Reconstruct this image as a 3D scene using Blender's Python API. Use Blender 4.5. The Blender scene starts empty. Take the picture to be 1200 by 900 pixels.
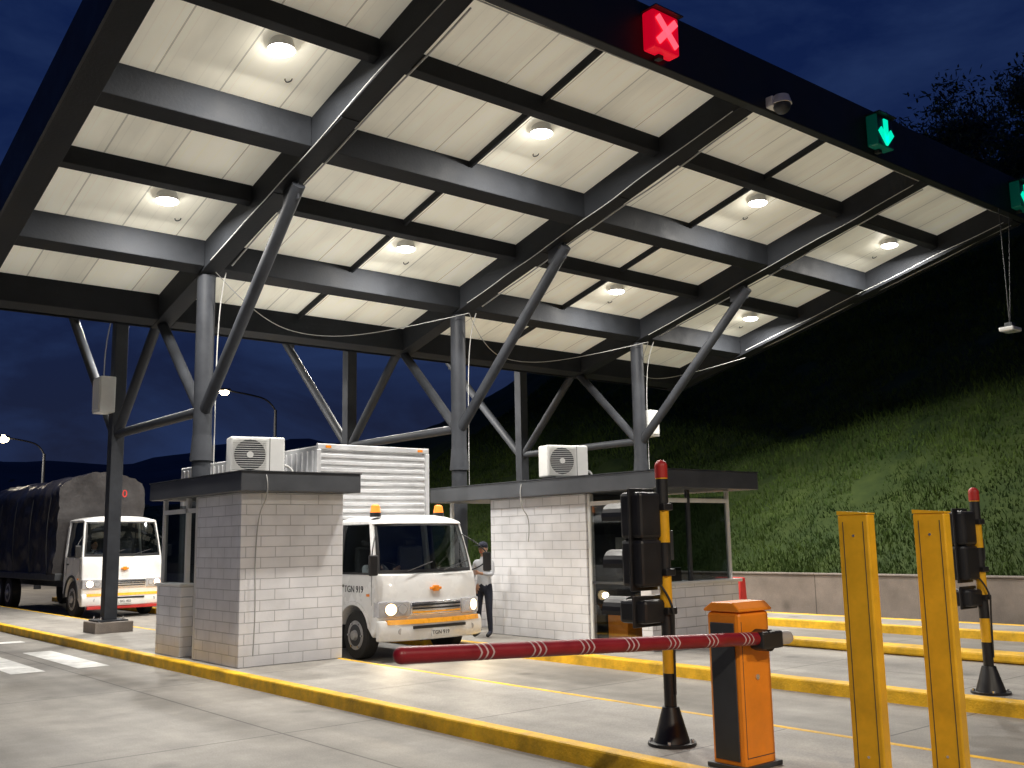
import bpy, bmesh, math, random
from mathutils import Vector, Matrix, noise
random.seed(7)
D=bpy.data; SC=bpy.context.scene
COL=SC.collection
# ------------------------------------------------------------------ materials
def newmat(name):
    m=D.materials.new(name); m.use_nodes=True
    nt=m.node_tree; b=nt.nodes.get('Principled BSDF'); return m,nt,b
def mat(name,col,rough=0.6,metal=0.0,var=0.15,scale=3.0,bump=0.0,bscale=30.0,spec=None,coat=0.0):
    m,nt,b=newmat(name); N=nt.nodes; L=nt.links
    tc=N.new('ShaderNodeTexCoord')
    n=N.new('ShaderNodeTexNoise'); n.inputs['Scale'].default_value=scale; n.inputs['Detail'].default_value=4; n.inputs['Roughness'].default_value=0.65
    L.new(tc.outputs['Object'],n.inputs['Vector'])
    mr=N.new('ShaderNodeMapRange'); mr.inputs[1].default_value=0.3; mr.inputs[2].default_value=0.7
    mr.inputs[3].default_value=1-var; mr.inputs[4].default_value=1+var
    L.new(n.outputs['Fac'],mr.inputs[0])
    mx=N.new('ShaderNodeVectorMath'); mx.operation='SCALE'; mx.inputs[0].default_value=col[:3]
    L.new(mr.outputs[0],mx.inputs['Scale']); L.new(mx.outputs[0],b.inputs['Base Color'])
    b.inputs['Metallic'].default_value=metal
    if spec is not None: b.inputs['Specular IOR Level'].default_value=spec
    mr2=N.new('ShaderNodeMapRange'); mr2.inputs[1].default_value=0.3; mr2.inputs[2].default_value=0.7
    mr2.inputs[3].default_value=max(0.03,rough-0.1); mr2.inputs[4].default_value=min(1,rough+0.1)
    L.new(n.outputs['Fac'],mr2.inputs[0]); L.new(mr2.outputs[0],b.inputs['Roughness'])
    if coat: b.inputs['Coat Weight'].default_value=coat
    if bump:
        n2=N.new('ShaderNodeTexNoise'); n2.inputs['Scale'].default_value=bscale; n2.inputs['Detail'].default_value=2
        L.new(tc.outputs['Object'],n2.inputs['Vector'])
        bp=N.new('ShaderNodeBump'); bp.inputs['Strength'].default_value=bump; bp.inputs['Distance'].default_value=0.02
        L.new(n2.outputs['Fac'],bp.inputs['Height']); L.new(bp.outputs[0],b.inputs['Normal'])
    return m
def emis(name,col,st):
    m,nt,b=newmat(name); b.inputs['Base Color'].default_value=(*col,1); b.inputs['Emission Color'].default_value=(*col,1); b.inputs['Emission Strength'].default_value=st; return m
def mathn(N,L,op,a,bv=None,c=None):
    n=N.new('ShaderNodeMath'); n.operation=op
    for i,v in enumerate((a,bv,c)):
        if v is None: continue
        if isinstance(v,(int,float)): n.inputs[i].default_value=v
        else: L.new(v,n.inputs[i])
    return n.outputs[0]
def glassmat(name,tint,mul,rough=0.03):
    m,nt,b=newmat(name);N=nt.nodes;L=nt.links
    N.remove(b); out=[n for n in N if n.type=='OUTPUT_MATERIAL'][0]
    t=N.new('ShaderNodeBsdfTransparent'); t.inputs[0].default_value=(*tint,1)
    g=N.new('ShaderNodeBsdfGlossy'); g.inputs['Roughness'].default_value=rough; g.inputs[0].default_value=(.9,.95,1,1)
    lw=N.new('ShaderNodeLayerWeight'); lw.inputs[0].default_value=.5
    f=mathn(N,L,'POWER',lw.outputs['Facing'],4.0); f=mathn(N,L,'MULTIPLY',f,.85); f=mathn(N,L,'ADD',f,.06); f=mathn(N,L,'MULTIPLY',f,mul)
    mx=N.new('ShaderNodeMixShader'); L.new(f,mx.inputs[0]); L.new(t.outputs[0],mx.inputs[1]); L.new(g.outputs[0],mx.inputs[2]); L.new(mx.outputs[0],out.inputs[0])
    return m
def concrete(name,col,jx,jy,ox=0,oy=0,stain=0.35,jw=0.012):
    m,nt,b=newmat(name);N=nt.nodes;L=nt.links
    tc=N.new('ShaderNodeTexCoord'); sp=N.new('ShaderNodeSeparateXYZ'); L.new(tc.outputs['Object'],sp.inputs[0])
    def joint(o,per,off):
        v=mathn(N,L,'ADD',o,off+1000*per); v=mathn(N,L,'MODULO',v,per); v=mathn(N,L,'SUBTRACT',v,per/2); v=mathn(N,L,'ABSOLUTE',v)
        return mathn(N,L,'LESS_THAN',v,jw)
    j=mathn(N,L,'MAXIMUM',joint(sp.outputs[0],jx,ox),joint(sp.outputs[1],jy,oy))
    def nz(s,d=5,r=.65):
        n=N.new('ShaderNodeTexNoise'); n.inputs['Scale'].default_value=s;n.inputs['Detail'].default_value=d;n.inputs['Roughness'].default_value=r;L.new(tc.outputs['Object'],n.inputs['Vector']);return n.outputs['Fac']
    a=nz(.35);c=nz(2.2);e=nz(60,2)
    def mrng(src,a0,a1,b0,b1):
        f=N.new('ShaderNodeMapRange');f.inputs[1].default_value=a0;f.inputs[2].default_value=a1;f.inputs[3].default_value=b0;f.inputs[4].default_value=b1;L.new(src,f.inputs[0]);return f.outputs[0]
    mp=N.new('ShaderNodeMapping'); mp.inputs['Scale'].default_value=(1.6,.12,1); L.new(tc.outputs['Object'],mp.inputs[0])
    n4=N.new('ShaderNodeTexNoise');n4.inputs['Scale'].default_value=1.0;n4.inputs['Detail'].default_value=4;L.new(mp.outputs[0],n4.inputs['Vector'])
    vo=N.new('ShaderNodeTexVoronoi');vo.inputs['Scale'].default_value=.9;L.new(tc.outputs['Object'],vo.inputs['Vector'])
    t=mathn(N,L,'MULTIPLY',mrng(a,.35,.65,1-stain,1.08),mrng(c,.3,.7,.80,1.1))
    for q in (mrng(e,.3,.7,.82,1.16),mrng(n4.outputs['Fac'],.35,.65,.74,1.08),mrng(vo.outputs['Distance'],.04,.15,.64,1)): t=mathn(N,L,'MULTIPLY',t,q)
    jj=mathn(N,L,'MULTIPLY',j,-.6);jj=mathn(N,L,'ADD',jj,1.0);t=mathn(N,L,'MULTIPLY',t,jj)
    s=N.new('ShaderNodeVectorMath');s.operation='SCALE';s.inputs[0].default_value=col;L.new(t,s.inputs['Scale']);L.new(s.outputs[0],b.inputs['Base Color'])
    b.inputs['Roughness'].default_value=.6
    bp=N.new('ShaderNodeBump');bp.inputs['Strength'].default_value=.4;bp.inputs['Distance'].default_value=.006;L.new(e,bp.inputs['Height']);L.new(bp.outputs[0],b.inputs['Normal'])
    return m
def brickmat(name,c1,c2,mort):
    m,nt,b=newmat(name);N=nt.nodes;L=nt.links
    tc=N.new('ShaderNodeTexCoord'); sp=N.new('ShaderNodeSeparateXYZ'); L.new(tc.outputs['Object'],sp.inputs[0])
    xy=mathn(N,L,'ADD',sp.outputs[0],sp.outputs[1]); cb=N.new('ShaderNodeCombineXYZ');L.new(xy,cb.inputs[0]);L.new(sp.outputs[2],cb.inputs[1])
    br=N.new('ShaderNodeTexBrick');L.new(cb.outputs[0],br.inputs['Vector']);br.inputs['Scale'].default_value=1
    br.inputs['Brick Width'].default_value=.46;br.inputs['Row Height'].default_value=.151;br.inputs['Mortar Size'].default_value=.006;br.inputs['Mortar Smooth'].default_value=.4
    br.inputs['Color1'].default_value=(*c1,1);br.inputs['Color2'].default_value=(*c2,1);br.inputs['Mortar'].default_value=(*mort,1)
    n=N.new('ShaderNodeTexNoise');n.inputs['Scale'].default_value=2.5;n.inputs['Detail'].default_value=5;L.new(tc.outputs['Object'],n.inputs['Vector'])
    mr=N.new('ShaderNodeMapRange');mr.inputs[1].default_value=.35;mr.inputs[2].default_value=.65;mr.inputs[3].default_value=.9;mr.inputs[4].default_value=1.03;L.new(n.outputs['Fac'],mr.inputs[0])
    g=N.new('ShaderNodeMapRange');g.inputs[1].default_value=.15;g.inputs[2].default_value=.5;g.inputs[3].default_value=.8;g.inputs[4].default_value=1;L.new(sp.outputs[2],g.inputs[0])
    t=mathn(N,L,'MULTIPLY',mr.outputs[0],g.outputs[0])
    s=N.new('ShaderNodeVectorMath');s.operation='SCALE';L.new(br.outputs['Color'],s.inputs[0]);L.new(t,s.inputs['Scale']);L.new(s.outputs[0],b.inputs['Base Color'])
    n2=N.new('ShaderNodeTexNoise');n2.inputs['Scale'].default_value=40;L.new(tc.outputs['Object'],n2.inputs['Vector'])
    h=mathn(N,L,'MULTIPLY',n2.outputs['Fac'],.35);h=mathn(N,L,'SUBTRACT',h,br.outputs['Fac'])
    bp=N.new('ShaderNodeBump');bp.inputs['Strength'].default_value=.9;bp.inputs['Distance'].default_value=.012;L.new(h,bp.inputs['Height']);L.new(bp.outputs[0],b.inputs['Normal'])
    b.inputs['Roughness'].default_value=.6
    return m
def panelmat():
    m,nt,b=newmat('roof_panel_cream_fill_glow');N=nt.nodes;L=nt.links
    tc=N.new('ShaderNodeTexCoord'); sp=N.new('ShaderNodeSeparateXYZ'); L.new(tc.outputs['Object'],sp.inputs[0])
    v=mathn(N,L,'MODULO',mathn(N,L,'ADD',sp.outputs[0],900.35),.92);v=mathn(N,L,'SUBTRACT',v,.46);v=mathn(N,L,'ABSOLUTE',v)
    seam=mathn(N,L,'LESS_THAN',v,.012)
    v2=mathn(N,L,'MODULO',mathn(N,L,'ADD',sp.outputs[0],900.12),.23);v2=mathn(N,L,'SUBTRACT',v2,.115);v2=mathn(N,L,'ABSOLUTE',v2)
    rib=mathn(N,L,'LESS_THAN',v2,.008)
    mp=N.new('ShaderNodeMapping'); mp.inputs['Scale'].default_value=(2.2,.5,1); L.new(tc.outputs['Object'],mp.inputs[0])
    n=N.new('ShaderNodeTexNoise');n.inputs['Scale'].default_value=.8;n.inputs['Detail'].default_value=6;L.new(mp.outputs[0],n.inputs['Vector'])
    mr=N.new('ShaderNodeMapRange');mr.inputs[1].default_value=.35;mr.inputs[2].default_value=.65;mr.inputs[3].default_value=.84;mr.inputs[4].default_value=1.02;L.new(n.outputs['Fac'],mr.inputs[0])
    fl=mathn(N,L,'FLOOR',mathn(N,L,'DIVIDE',mathn(N,L,'ADD',sp.outputs[0],900.81),.92));wn=N.new('ShaderNodeTexWhiteNoise');wn.noise_dimensions='1D';L.new(fl,wn.inputs['W'])
    tone=mathn(N,L,'ADD',mathn(N,L,'MULTIPLY',wn.outputs['Value'],.07),.95)
    t=mathn(N,L,'MULTIPLY',mathn(N,L,'ADD',mathn(N,L,'MULTIPLY',seam,-.4),1),mathn(N,L,'ADD',mathn(N,L,'MULTIPLY',rib,-.06),1));t=mathn(N,L,'MULTIPLY',t,mr.outputs[0]);t=mathn(N,L,'MULTIPLY',t,tone)
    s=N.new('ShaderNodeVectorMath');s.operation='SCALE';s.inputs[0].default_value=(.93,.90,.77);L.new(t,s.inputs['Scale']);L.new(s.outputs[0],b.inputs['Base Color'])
    L.new(s.outputs[0],b.inputs['Emission Color']);b.inputs['Emission Strength'].default_value=.16  # faint self-glow of the sheets, stands in for light bounced off the concrete
    b.inputs['Roughness'].default_value=.5
    return m
M={}
M['road']=concrete('road_concrete',(.315,.295,.265),3.6,4.2,ox=.6,oy=1.1)
M['island']=concrete('island_concrete',(.38,.355,.32),1.95,2.4,ox=.9,oy=.4,stain=.25,jw=.009)
M['wallc']=concrete('wall_concrete',(.26,.22,.19),400,3.0,ox=100,stain=.3)
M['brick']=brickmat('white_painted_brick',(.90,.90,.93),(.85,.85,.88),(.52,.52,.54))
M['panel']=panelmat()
M['steel']=mat('charcoal_painted_steel',(.019,.021,.025),.65,0,.25,1.5,.15,25,spec=.15)
M['column']=mat('grey_column_paint',(.034,.037,.044),.55,0,.25,2,.1,20,spec=.22)
M['fascia']=mat('black_fascia',(.013,.015,.02),.5,0,.2,1.0,spec=.3)
M['broof']=mat('booth_roof_grey',(.065,.07,.08),.5,0,.2,2)
M['white']=mat('white_powdercoat',(.72,.72,.70),.4,0,.08,2)
M['yellow']=mat('kerb_yellow',(.80,.46,.015),.6,0,.4,2.5,.4,40)
M['postyel']=mat('post_yellow',(.82,.44,.015),.4,0,.18,3)
M['orange']=mat('cabinet_orange',(.88,.27,.015),.38,0,.12,3)
M['black']=mat('black_plastic',(.014,.014,.016),.45,0,.2,4)
M['dgrey']=mat('dark_grey_panel',(.04,.044,.05),.5,0,.2,4)
M['red']=mat('arm_red',(.26,.010,.018),.4,0,.2,5)
M['pinkw']=mat('worn_reflective_tape',(.55,.40,.40),.45,0,.25,12)
M['redb']=mat('red_plastic',(.45,.025,.02),.45,0,.15,3)
M['wmark']=mat('white_road_paint',(.7,.7,.68),.65,0,.3,3,.2,40)
M['rubber']=mat('tyre_rubber',(.02,.02,.02),.8,0,.2,8,.3,60)
M['rim']=mat('rim_grey',(.45,.45,.46),.4,.5,.2,8)
M['tw']=mat('truck_white_paint',(.80,.80,.79),.28,0,.06,1.5,coat=.5)
M['alu']=mat('aluminium_panel',(.60,.61,.62),.42,.35,.2,1.2)
M['alurib']=mat('aluminium_rib',(.72,.73,.75),.4,.4,.15,2)
M['amber']=mat('amber_lens',(.9,.28,.02),.25,0,.05)
M['amberE']=emis('amber_beacon',(1,.27,.03),.7)
M['stripE']=mat('orange_reflector',(.95,.42,.03),.3,0,.1,10)
M['head']=emis('headlamp_glow',(1,.72,.36),5)
M['headdim']=emis('headlamp_dim',(1,.7,.55),4)
M['lens']=mat('lens_clear',(.55,.55,.57),.08,.3)
M['chrome']=mat('chrome_trim',(.75,.75,.77),.2,.85,.05)
M['tarp']=mat('dark_tarpaulin',(.035,.032,.033),.4,0,.35,1.3,1.0,4)
M['glass']=glassmat('vehicle_glass',(.45,.49,.49),1.3)
M['bglass']=glassmat('booth_glass',(.30,.33,.34),1.0)
M['dglass']=glassmat('door_glass_tinted',(.45,.48,.48),.8)
M['lampE']=emis('led_lamp_face',(1,.97,.9),22)
M['streetE']=emis('street_lamp_face',(1,.78,.48),40)
M['redE']=emis('signal_red',(1,.09,.13),1.5)
M['redD']=emis('signal_red_dim',(.75,.0,.02),.6)
M['grnE']=emis('signal_green',(.0,.62,.38),1.4)
M['grnD']=emis('signal_green_dim',(.0,.12,.08),.15)
M['cable']=mat('grey_white_cable',(.42,.42,.41),.5)
M['bcable']=mat('black_cable',(.03,.03,.03),.6)
M['skin']=mat('skin',(.36,.2,.13),.5,0,.1,5)
M['hair']=mat('hair_black',(.012,.01,.009),.6)
M['navy']=mat('navy_cloth',(.015,.018,.035),.85,0,.2,6,.4,60)
M['shirt']=mat('pale_shirt',(.42,.43,.46),.85,0,.1,6,.4,60)
M['vest']=mat('hi_vis_vest',(.75,.2,.03),.7,0,.1,6)
M['seat']=mat('seat_fabric',(.06,.06,.065),.9)
M['bark']=mat('bark',(.08,.06,.045),.9,0,.3,6,.6,15)
M['leaf']=mat('leaf_green',(.03,.05,.018),.6,0,.5,1.0)
M['mount']=mat('mountain_dark_green',(.05,.06,.075),1,0,.4,.02)
M['field']=mat('ground_dark',(.05,.055,.04),.95,0,.4,.1)
M['studE']=mat('reflector_yellow',(.9,.7,.1),.3)
def grassmat(name,c0,c1,s=.45):
    m,nt,b=newmat(name);N=nt.nodes;L=nt.links
    tc=N.new('ShaderNodeTexCoord');n=N.new('ShaderNodeTexNoise');n.inputs['Scale'].default_value=s;n.inputs['Detail'].default_value=8;n.inputs['Roughness'].default_value=.75;L.new(tc.outputs['Object'],n.inputs['Vector'])
    cr=N.new('ShaderNodeValToRGB');cr.color_ramp.elements[0].position=.34;cr.color_ramp.elements[0].color=(*c0,1);cr.color_ramp.elements[1].position=.68;cr.color_ramp.elements[1].color=(*c1,1)
    L.new(n.outputs['Fac'],cr.inputs[0]);L.new(cr.outputs[0],b.inputs['Base Color']);b.inputs['Roughness'].default_value=.85;b.inputs['Specular IOR Level'].default_value=.15
    return m
M['grass']=grassmat('grass_blades',(.014,.032,.007),(.055,.088,.016),.6)
M['dirt']=grassmat('hill_grass_ground',(.015,.028,.008),(.040,.058,.014),.9)
# ------------------------------------------------------------------ helpers
def empty(name,loc=(0,0,0),rz=0):
    e=D.objects.new(name,None);COL.objects.link(e);e.location=loc;e.rotation_euler=(0,0,rz);return e
def link(name,me,mats,parent=None):
    o=D.objects.new(name,me);COL.objects.link(o)
    if not isinstance(mats,(list,tuple)):mats=[mats]
    for k in mats: me.materials.append(M[k])
    if parent is not None:o.parent=parent
    return o
def bev(o,w,seg=2):
    if w: 
        md=o.modifiers.new('bev','BEVEL');md.width=w;md.segments=seg;md.limit_method='ANGLE';md.angle_limit=math.radians(40)
    return o
def smooth(me,ang=40):
    for p in me.polygons:p.use_smooth=True
    try: me.set_sharp_from_angle(angle=math.radians(ang))
    except Exception: pass
def box(name,x0,x1,y0,y1,z0,z1,mt,parent=None,b=0.0):
    v=[(x,y,z) for z in(z0,z1) for y in(y0,y1) for x in(x0,x1)]
    f=[(0,2,3,1),(4,5,7,6),(0,1,5,4),(2,6,7,3),(0,4,6,2),(1,3,7,5)]
    me=D.meshes.new(name);me.from_pydata(v,[],f);me.update()
    return bev(link(name,me,mt,parent),b)
def prism(name,prof,a0,a1,mt,parent=None,axis='X',b=0.0,seg=2):
    def P(a,p,q): return {'X':(a,p,q),'Y':(p,a,q),'Z':(p,q,a)}[axis]
    n=len(prof);v=[P(a0,*p) for p in prof]+[P(a1,*p) for p in prof]
    f=[tuple(range(n)),tuple(range(2*n-1,n-1,-1))]+[(i,(i+1)%n,n+(i+1)%n,n+i) for i in range(n)]
    me=D.meshes.new(name);me.from_pydata(v,[],f);me.update()
    bm=bmesh.new();bm.from_mesh(me);bmesh.ops.recalc_face_normals(bm,faces=bm.faces);bm.to_mesh(me);bm.free()
    return bev(link(name,me,mt,parent),b,seg)
def loft(name,prof,xs,fn,mt,parent=None,b=0.0,seg=3,ang=35):
    n=len(prof);v=[fn(x,p,q) for x in xs for p,q in prof];K=len(xs)
    f=[tuple(range(n)),tuple((K-1)*n+i for i in range(n-1,-1,-1))]
    for k in range(K-1):
        for i in range(n): f.append((k*n+i,k*n+(i+1)%n,(k+1)*n+(i+1)%n,(k+1)*n+i))
    me=D.meshes.new(name);me.from_pydata(v,[],f);me.update()
    bm=bmesh.new();bm.from_mesh(me);bmesh.ops.recalc_face_normals(bm,faces=bm.faces);bm.to_mesh(me);bm.free()
    smooth(me,ang)
    return bev(link(name,me,mt,parent),b,seg)
def rod(name,p0,p1,r0,mt,parent=None,r1=None,seg=20,b=0):
    p0=Vector(p0);p1=Vector(p1);r1=r0 if r1 is None else r1;d=(p1-p0);ln=d.length
    bm=bmesh.new();bmesh.ops.create_cone(bm,cap_ends=True,segments=seg,radius1=r0,radius2=r1,depth=ln)
    q=Vector((0,0,1)).rotation_difference(d.normalized()).to_matrix().to_4x4();q.translation=(p0+p1)/2
    bm.transform(q);me=D.meshes.new(name);bm.to_mesh(me);bm.free();smooth(me)
    return bev(link(name,me,mt,parent),b)
def ball(name,c,r,mt,parent=None,sc=(1,1,1),seg=20):
    bm=bmesh.new();bmesh.ops.create_uvsphere(bm,u_segments=seg,v_segments=seg//2+2,radius=r)
    bm.transform(Matrix.Translation(c)@Matrix.Diagonal((*sc,1)));me=D.meshes.new(name);bm.to_mesh(me);bm.free();smooth(me,80)
    return link(name,me,mt,parent)
def cable(name,pts,r,mt,parent=None,cyc=False):
    cu=D.curves.new(name,'CURVE');cu.dimensions='3D';cu.bevel_depth=r;cu.bevel_resolution=2;cu.resolution_u=6
    s=cu.splines.new('NURBS');s.points.add(len(pts)-1)
    for i,p in enumerate(pts): s.points[i].co=(*p,1)
    s.use_endpoint_u=True;s.order_u=3;s.use_cyclic_u=cyc
    cu.materials.append(M[mt]);o=D.objects.new(name,cu);COL.objects.link(o)
    if parent is not None:o.parent=parent
    return o
def quad(name,vs,mt,parent=None,th=0.0):
    me=D.meshes.new(name);me.from_pydata(vs,[],[tuple(range(len(vs)))]);me.update();o=link(name,me,mt,parent)
    if th: md=o.modifiers.new('s','SOLIDIFY');md.thickness=th;md.offset=0
    return o
def text(name,s,loc,rot,size,mt,parent):
    cu=D.curves.new(name,'FONT');cu.body=s;cu.size=size;cu.extrude=.002;cu.align_x='CENTER';cu.align_y='CENTER';cu.materials.append(M[mt])
    o=D.objects.new(name,cu);COL.objects.link(o);o.location=loc;o.rotation_euler=rot;o.parent=parent;return o
def light(name,kind,loc,power,col,parent=None,size=.3,rot=None,spot=None):
    l=D.lights.new(name,kind);l.energy=power;l.color=col
    if kind=='AREA':l.shape='DISK';l.size=size
    elif kind=='SPOT':l.shadow_soft_size=size;l.spot_size=math.radians(spot or 120);l.spot_blend=.6
    else:l.shadow_soft_size=size
    o=D.objects.new(name,l);COL.objects.link(o);o.location=loc
    if rot:o.rotation_euler=rot
    if parent is not None:o.parent=parent
    return o
# ------------------------------------------------------------------ ground
def sheet(name,x0,x1,y0,y1,z,mt,parent=None):
    return quad(name,[(x0,y0,z),(x1,y0,z),(x1,y1,z),(x0,y1,z)],mt,parent)
sheet('ground',-1500,1500,-1500,1500,-.03,'field')
sheet('road',-14,20.1,-40,140,0,'road')
def island(name,x0,x1,y0,y1,kt0=.16,kt1=.08):
    r=empty(name)
    h=.15
    box('top_slab',x0+kt0,x1-kt1,y0+.3,y1,-.02,h-.006,'island',r)
    box('kerb_left',x0,x0+kt0,y0,y1,-.02,h,'yellow',r,.02)
    box('kerb_right',x1-kt1,x1,y0,y1,-.02,h,'yellow',r,.02)
    box('kerb_nose',x0+kt0+.002,x1-kt1-.002,y0,y0+.3,-.02,h,'yellow',r,.02)
    return r
island('traffic_island',5.93,7.85,-3.0,38)
island('traffic_island',10.45,13.6,-2.0,38,.22,.2)
island('traffic_island',17.5,19.0,-2.0,38,.2,.2)
r=empty('raised_kerb');box('kerb_block',13.35,13.75,-2,38,.155,.27,'yellow',r,.03)
r=empty('road_studs')
for i in range(16): box('stud',15.5,15.62,5+i*.85,5.12+i*.85,.002,.03,'studE',r,.01)
r=empty('zebra_crossing')
for i in range(6): sheet('bar',5.0-i*.95,5.48-i*.95,16.6,19.8,.005,'wmark',r)
sheet('stop_line',.4,5.6,22.0,22.4,.005,'wmark',r)
# ------------------------------------------------------------------ canopy
C=empty('toll_canopy')
VY=19.15
def P(y):
    return 6.6+.25*(16.9-y) if y<=VY else 6.6+.25*(y-(2*VY-16.9))
Y0=9.0;Y1=2*VY-Y0
XL,XR=3.4,22.3
DP=.5
top=[(Y0+.02,P(Y0+.02)+DP),(VY,P(VY)+DP),(Y1-.02,P(Y1-.02)+DP),(Y1-.02,P(Y1-.02)+DP+.12),(VY,P(VY)+DP+.12),(Y0+.02,P(Y0+.02)+DP+.12)]
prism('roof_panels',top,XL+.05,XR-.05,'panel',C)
def rafter(x,w,d0=0,d1=None):
    d1=DP-.003 if d1 is None else d1
    for a,bb in((Y0+.16,VY-.001),(VY+.001,Y1-.16)):
        prism('rafter',[(a,P(a)+d0),(bb,P(bb)+d0),(bb,P(bb)+d1),(a,P(a)+d1)],x-w/2,x+w/2,'steel',C,b=.01)
for x in(7,12.6,18.15):
    rafter(x,.34)
    for yy in(11.9,14.0):
        prism('splice_plate',[(yy,P(yy)-.012),(yy+.5,P(yy+.5)-.012),(yy+.5,P(yy+.5)-.001),(yy,P(yy)-.001)],x-.15,x+.15,'steel',C)
for x in(9.8,15.4): rafter(x,.06,DP-.12)
for x,s in((XL+.2,1),(XR-.2,1)): rafter(x,.38,-.02)
def cross(y,w,d0):
    segs=[XL+.39,7-.171,7+.171,12.6-.171,12.6+.171,18.15-.171,18.15+.171,XR-.39]
    for i in range(0,8,2):
        a,bb=y-w/2,y+w/2
        prism('cross_beam',[(a,P(a)+d0),(bb,P(bb)+d0),(bb,P(bb)+DP-.004),(a,P(a)+DP-.004)],segs[i]+.001,segs[i+1]-.001,'steel',C,b=.01)
for y,w,d in((10.95,.16,.22),(12.9,.32,.03),(14.8,.16,.22),(16.75,.32,.03)):
    cross(y,w,d);cross(2*VY-y,w,d)
cross(VY-.25,.3,.0);cross(VY+.25,.3,.0)
box('front_fascia',XL-.02,XR+.02,Y0-.02,Y0+.155,P(Y0)-.05,P(Y0)+.82,'fascia',C,.015)
box('rear_fascia',XL-.02,XR+.02,Y1-.155,Y1+.02,P(Y1)-.05,P(Y1)+.82,'fascia',C,.015)
for x0,x1 in((XL-.03,XL+.009),(XR-.009,XR+.03)):
    for a,bb in((Y0+.16,VY-.001),(VY+.001,Y1-.16)):
        prism('side_fascia',[(a,P(a)-.04),(bb,P(bb)-.04),(bb,P(bb)+.8),(a,P(a)+.8)],x0,x1,'fascia',C)
for x in(7,12.6,18.15):
    for y,s in((16.9,-1),(21.4,1)):
        big=(s==-1)
        if big:
            rod('column',(x,y,.15),(x,y,6.62),.16,'column',C)
            rod('column_collar',(x,y,3.3),(x,y,3.75),.2,'column',C,.165)
        else:
            box('column',x-.13,x+.13,y-.13,y+.13,.15,6.62,'column',C,.012)
        box('base_plate',x-.3,x+.3,y-.3,y+.3,.146,.18 if big else .39,'column',C,.005)
        box('plinth',x-.38,x+.38,y-.38,y+.38,.10,.36 if not big else .1455,'wallc',C,.02)
        rod('outer_brace',(x,y+s*.05,4.15),(x,y+s*3.45,7.32),.105,'column',C)
        rod('inner_brace',(x,y-s*.05,4.15),(x,y-s*2.1,6.12),.1,'column',C)
        box('brace_gusset',x-.015,x+.015,y+s*3.2-.25,y+s*3.2+.25,P(y+s*3.2)-.3,P(y+s*3.2)+.02,'column',C,.004)
        zb=.18 if big else .39
        for dx in(-.22,.22):
            for dy in(-.22,.22): rod('anchor_bolt',(x+dx,y+dy,zb),(x+dx,y+dy,zb+.06),.018,'chrome',C,seg=8)
    rod('tie_strut',(x,17.0,4.18),(x,21.3,4.18),.09,'column',C)
for x in(7,12.6,18.15,XR-.35):
    for sd,rr in((.195,.014),(-.195,.008)):
        pts=[];y=Y0+.3
        while y<16.9:
            pts.append((x+sd+random.uniform(-.015,.015),y,P(y)-.01+random.uniform(-.03,.02)));y+=.7
        cable('conduit_cable',pts,rr,'cable',C)
for x in(7,12.6,18.15):
    cable('drop_cable',[(x+.19,16.5,6.62),(x+.2,16.7,6.3),(x+.19,16.8,5.5),(x+.18,16.8,4.5),(x+.18,16.8,3.0)],.01,'cable',C)
for xa,xb in((7,12.6),(12.6,18.15),(18.15,22)):
    cable('sag_cable',[(xa,16.5,6.6),(xa+(xb-xa)*.25,17.8,6.2),(xa+(xb-xa)*.5,18.3,6.05),(xa+(xb-xa)*.75,17.8,6.2),(xb,16.5,6.6)],.008,'cable',C)
pts=[(XL+.5+i*1.0,Y0+.19,P(Y0)-.01+random.uniform(-.03,.03)) for i in range(19)]
cable('front_cable',pts,.011,'cable',C)
LW=350
LC=(1,.955,.88)
for front,yy in((1,11.5),(1,15.45),(0,2*VY-15.45),(0,2*VY-11.5)):
    for x in((5.7,10.3,16.0,20.9) if front else (7.0+1.5,15.5)):
        zt=P(yy)+DP
        rt=empty('canopy_downlight',(x,yy,zt))
        rod('housing',(0,0,-.11),(0,0,.03),.185,'white',rt,.15,28,.006)
        ball('lens',(0,0,-.115),.18,'lampE',rt,(1,1,.32))
        light('led','AREA',(0,0,-.19),LW if front else LW*1.6,LC,rt,.34)
        if front: light('led_spill','POINT',(0,0,-.32),5,LC,rt,.05)
        cable('wire_loop',[(.1,.3,0),(.35,.55,-.02),(.5,.6,-.16),(.42,.7,-.2),(.36,.62,-.14),(.5,.65,-.02)],.009,'bcable',rt)
def lane_signal(x,kind):
    r=empty('lane_signal',(x,Y0-.04,P(Y0)+.04))
    box('housing',-.27,.27,-.22,-.003,0,.58,'redD' if kind=='x' else 'grnD',r,.03)
    box('frame_top',-.29,.29,-.3,0,.581,.6,'black',r)
    box('mount_arm',-.05,.05,-.1,0,-.06,-.001,'black',r)
    e='redE' if kind=='x' else 'grnE'
    y=-.226
    def bar(p,q,w):
        p=Vector(p);q=Vector(q);d=(q-p).normalized();n=Vector((-d.y,d.x))*w/2
        prism('glyph',[tuple(p+n),tuple(q+n),tuple(q-n),tuple(p-n)],y-.02,y+.003,e,r,axis='Y')
    if kind=='x': bar((-.19,.1),(.19,.48),.1);bar((-.19,.48),(.19,.1),.1)
    else:
        bar((0,.51),(0,.13),.13);bar((-.2,.3),(.03,.07),.13);bar((.2,.3),(-.03,.07),.13)
        box('cover',-.25,.25,-.224,-.221,.02,.56,'black',r)
lane_signal(10.25,'x');lane_signal(16.05,'a');lane_signal(21.65,'a')
r=empty('dome_camera',(13.0,Y0-.02,P(Y0)-.0))
box('bracket',-.16,.16,-.14,0,-.02,.16,'white',r,.02);ball('dome',(0,-.2,.0),.14,'dgrey',r);rod('collar',(0,-.2,.02),(0,-.2,.16),.16,'white',r,.12)
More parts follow.
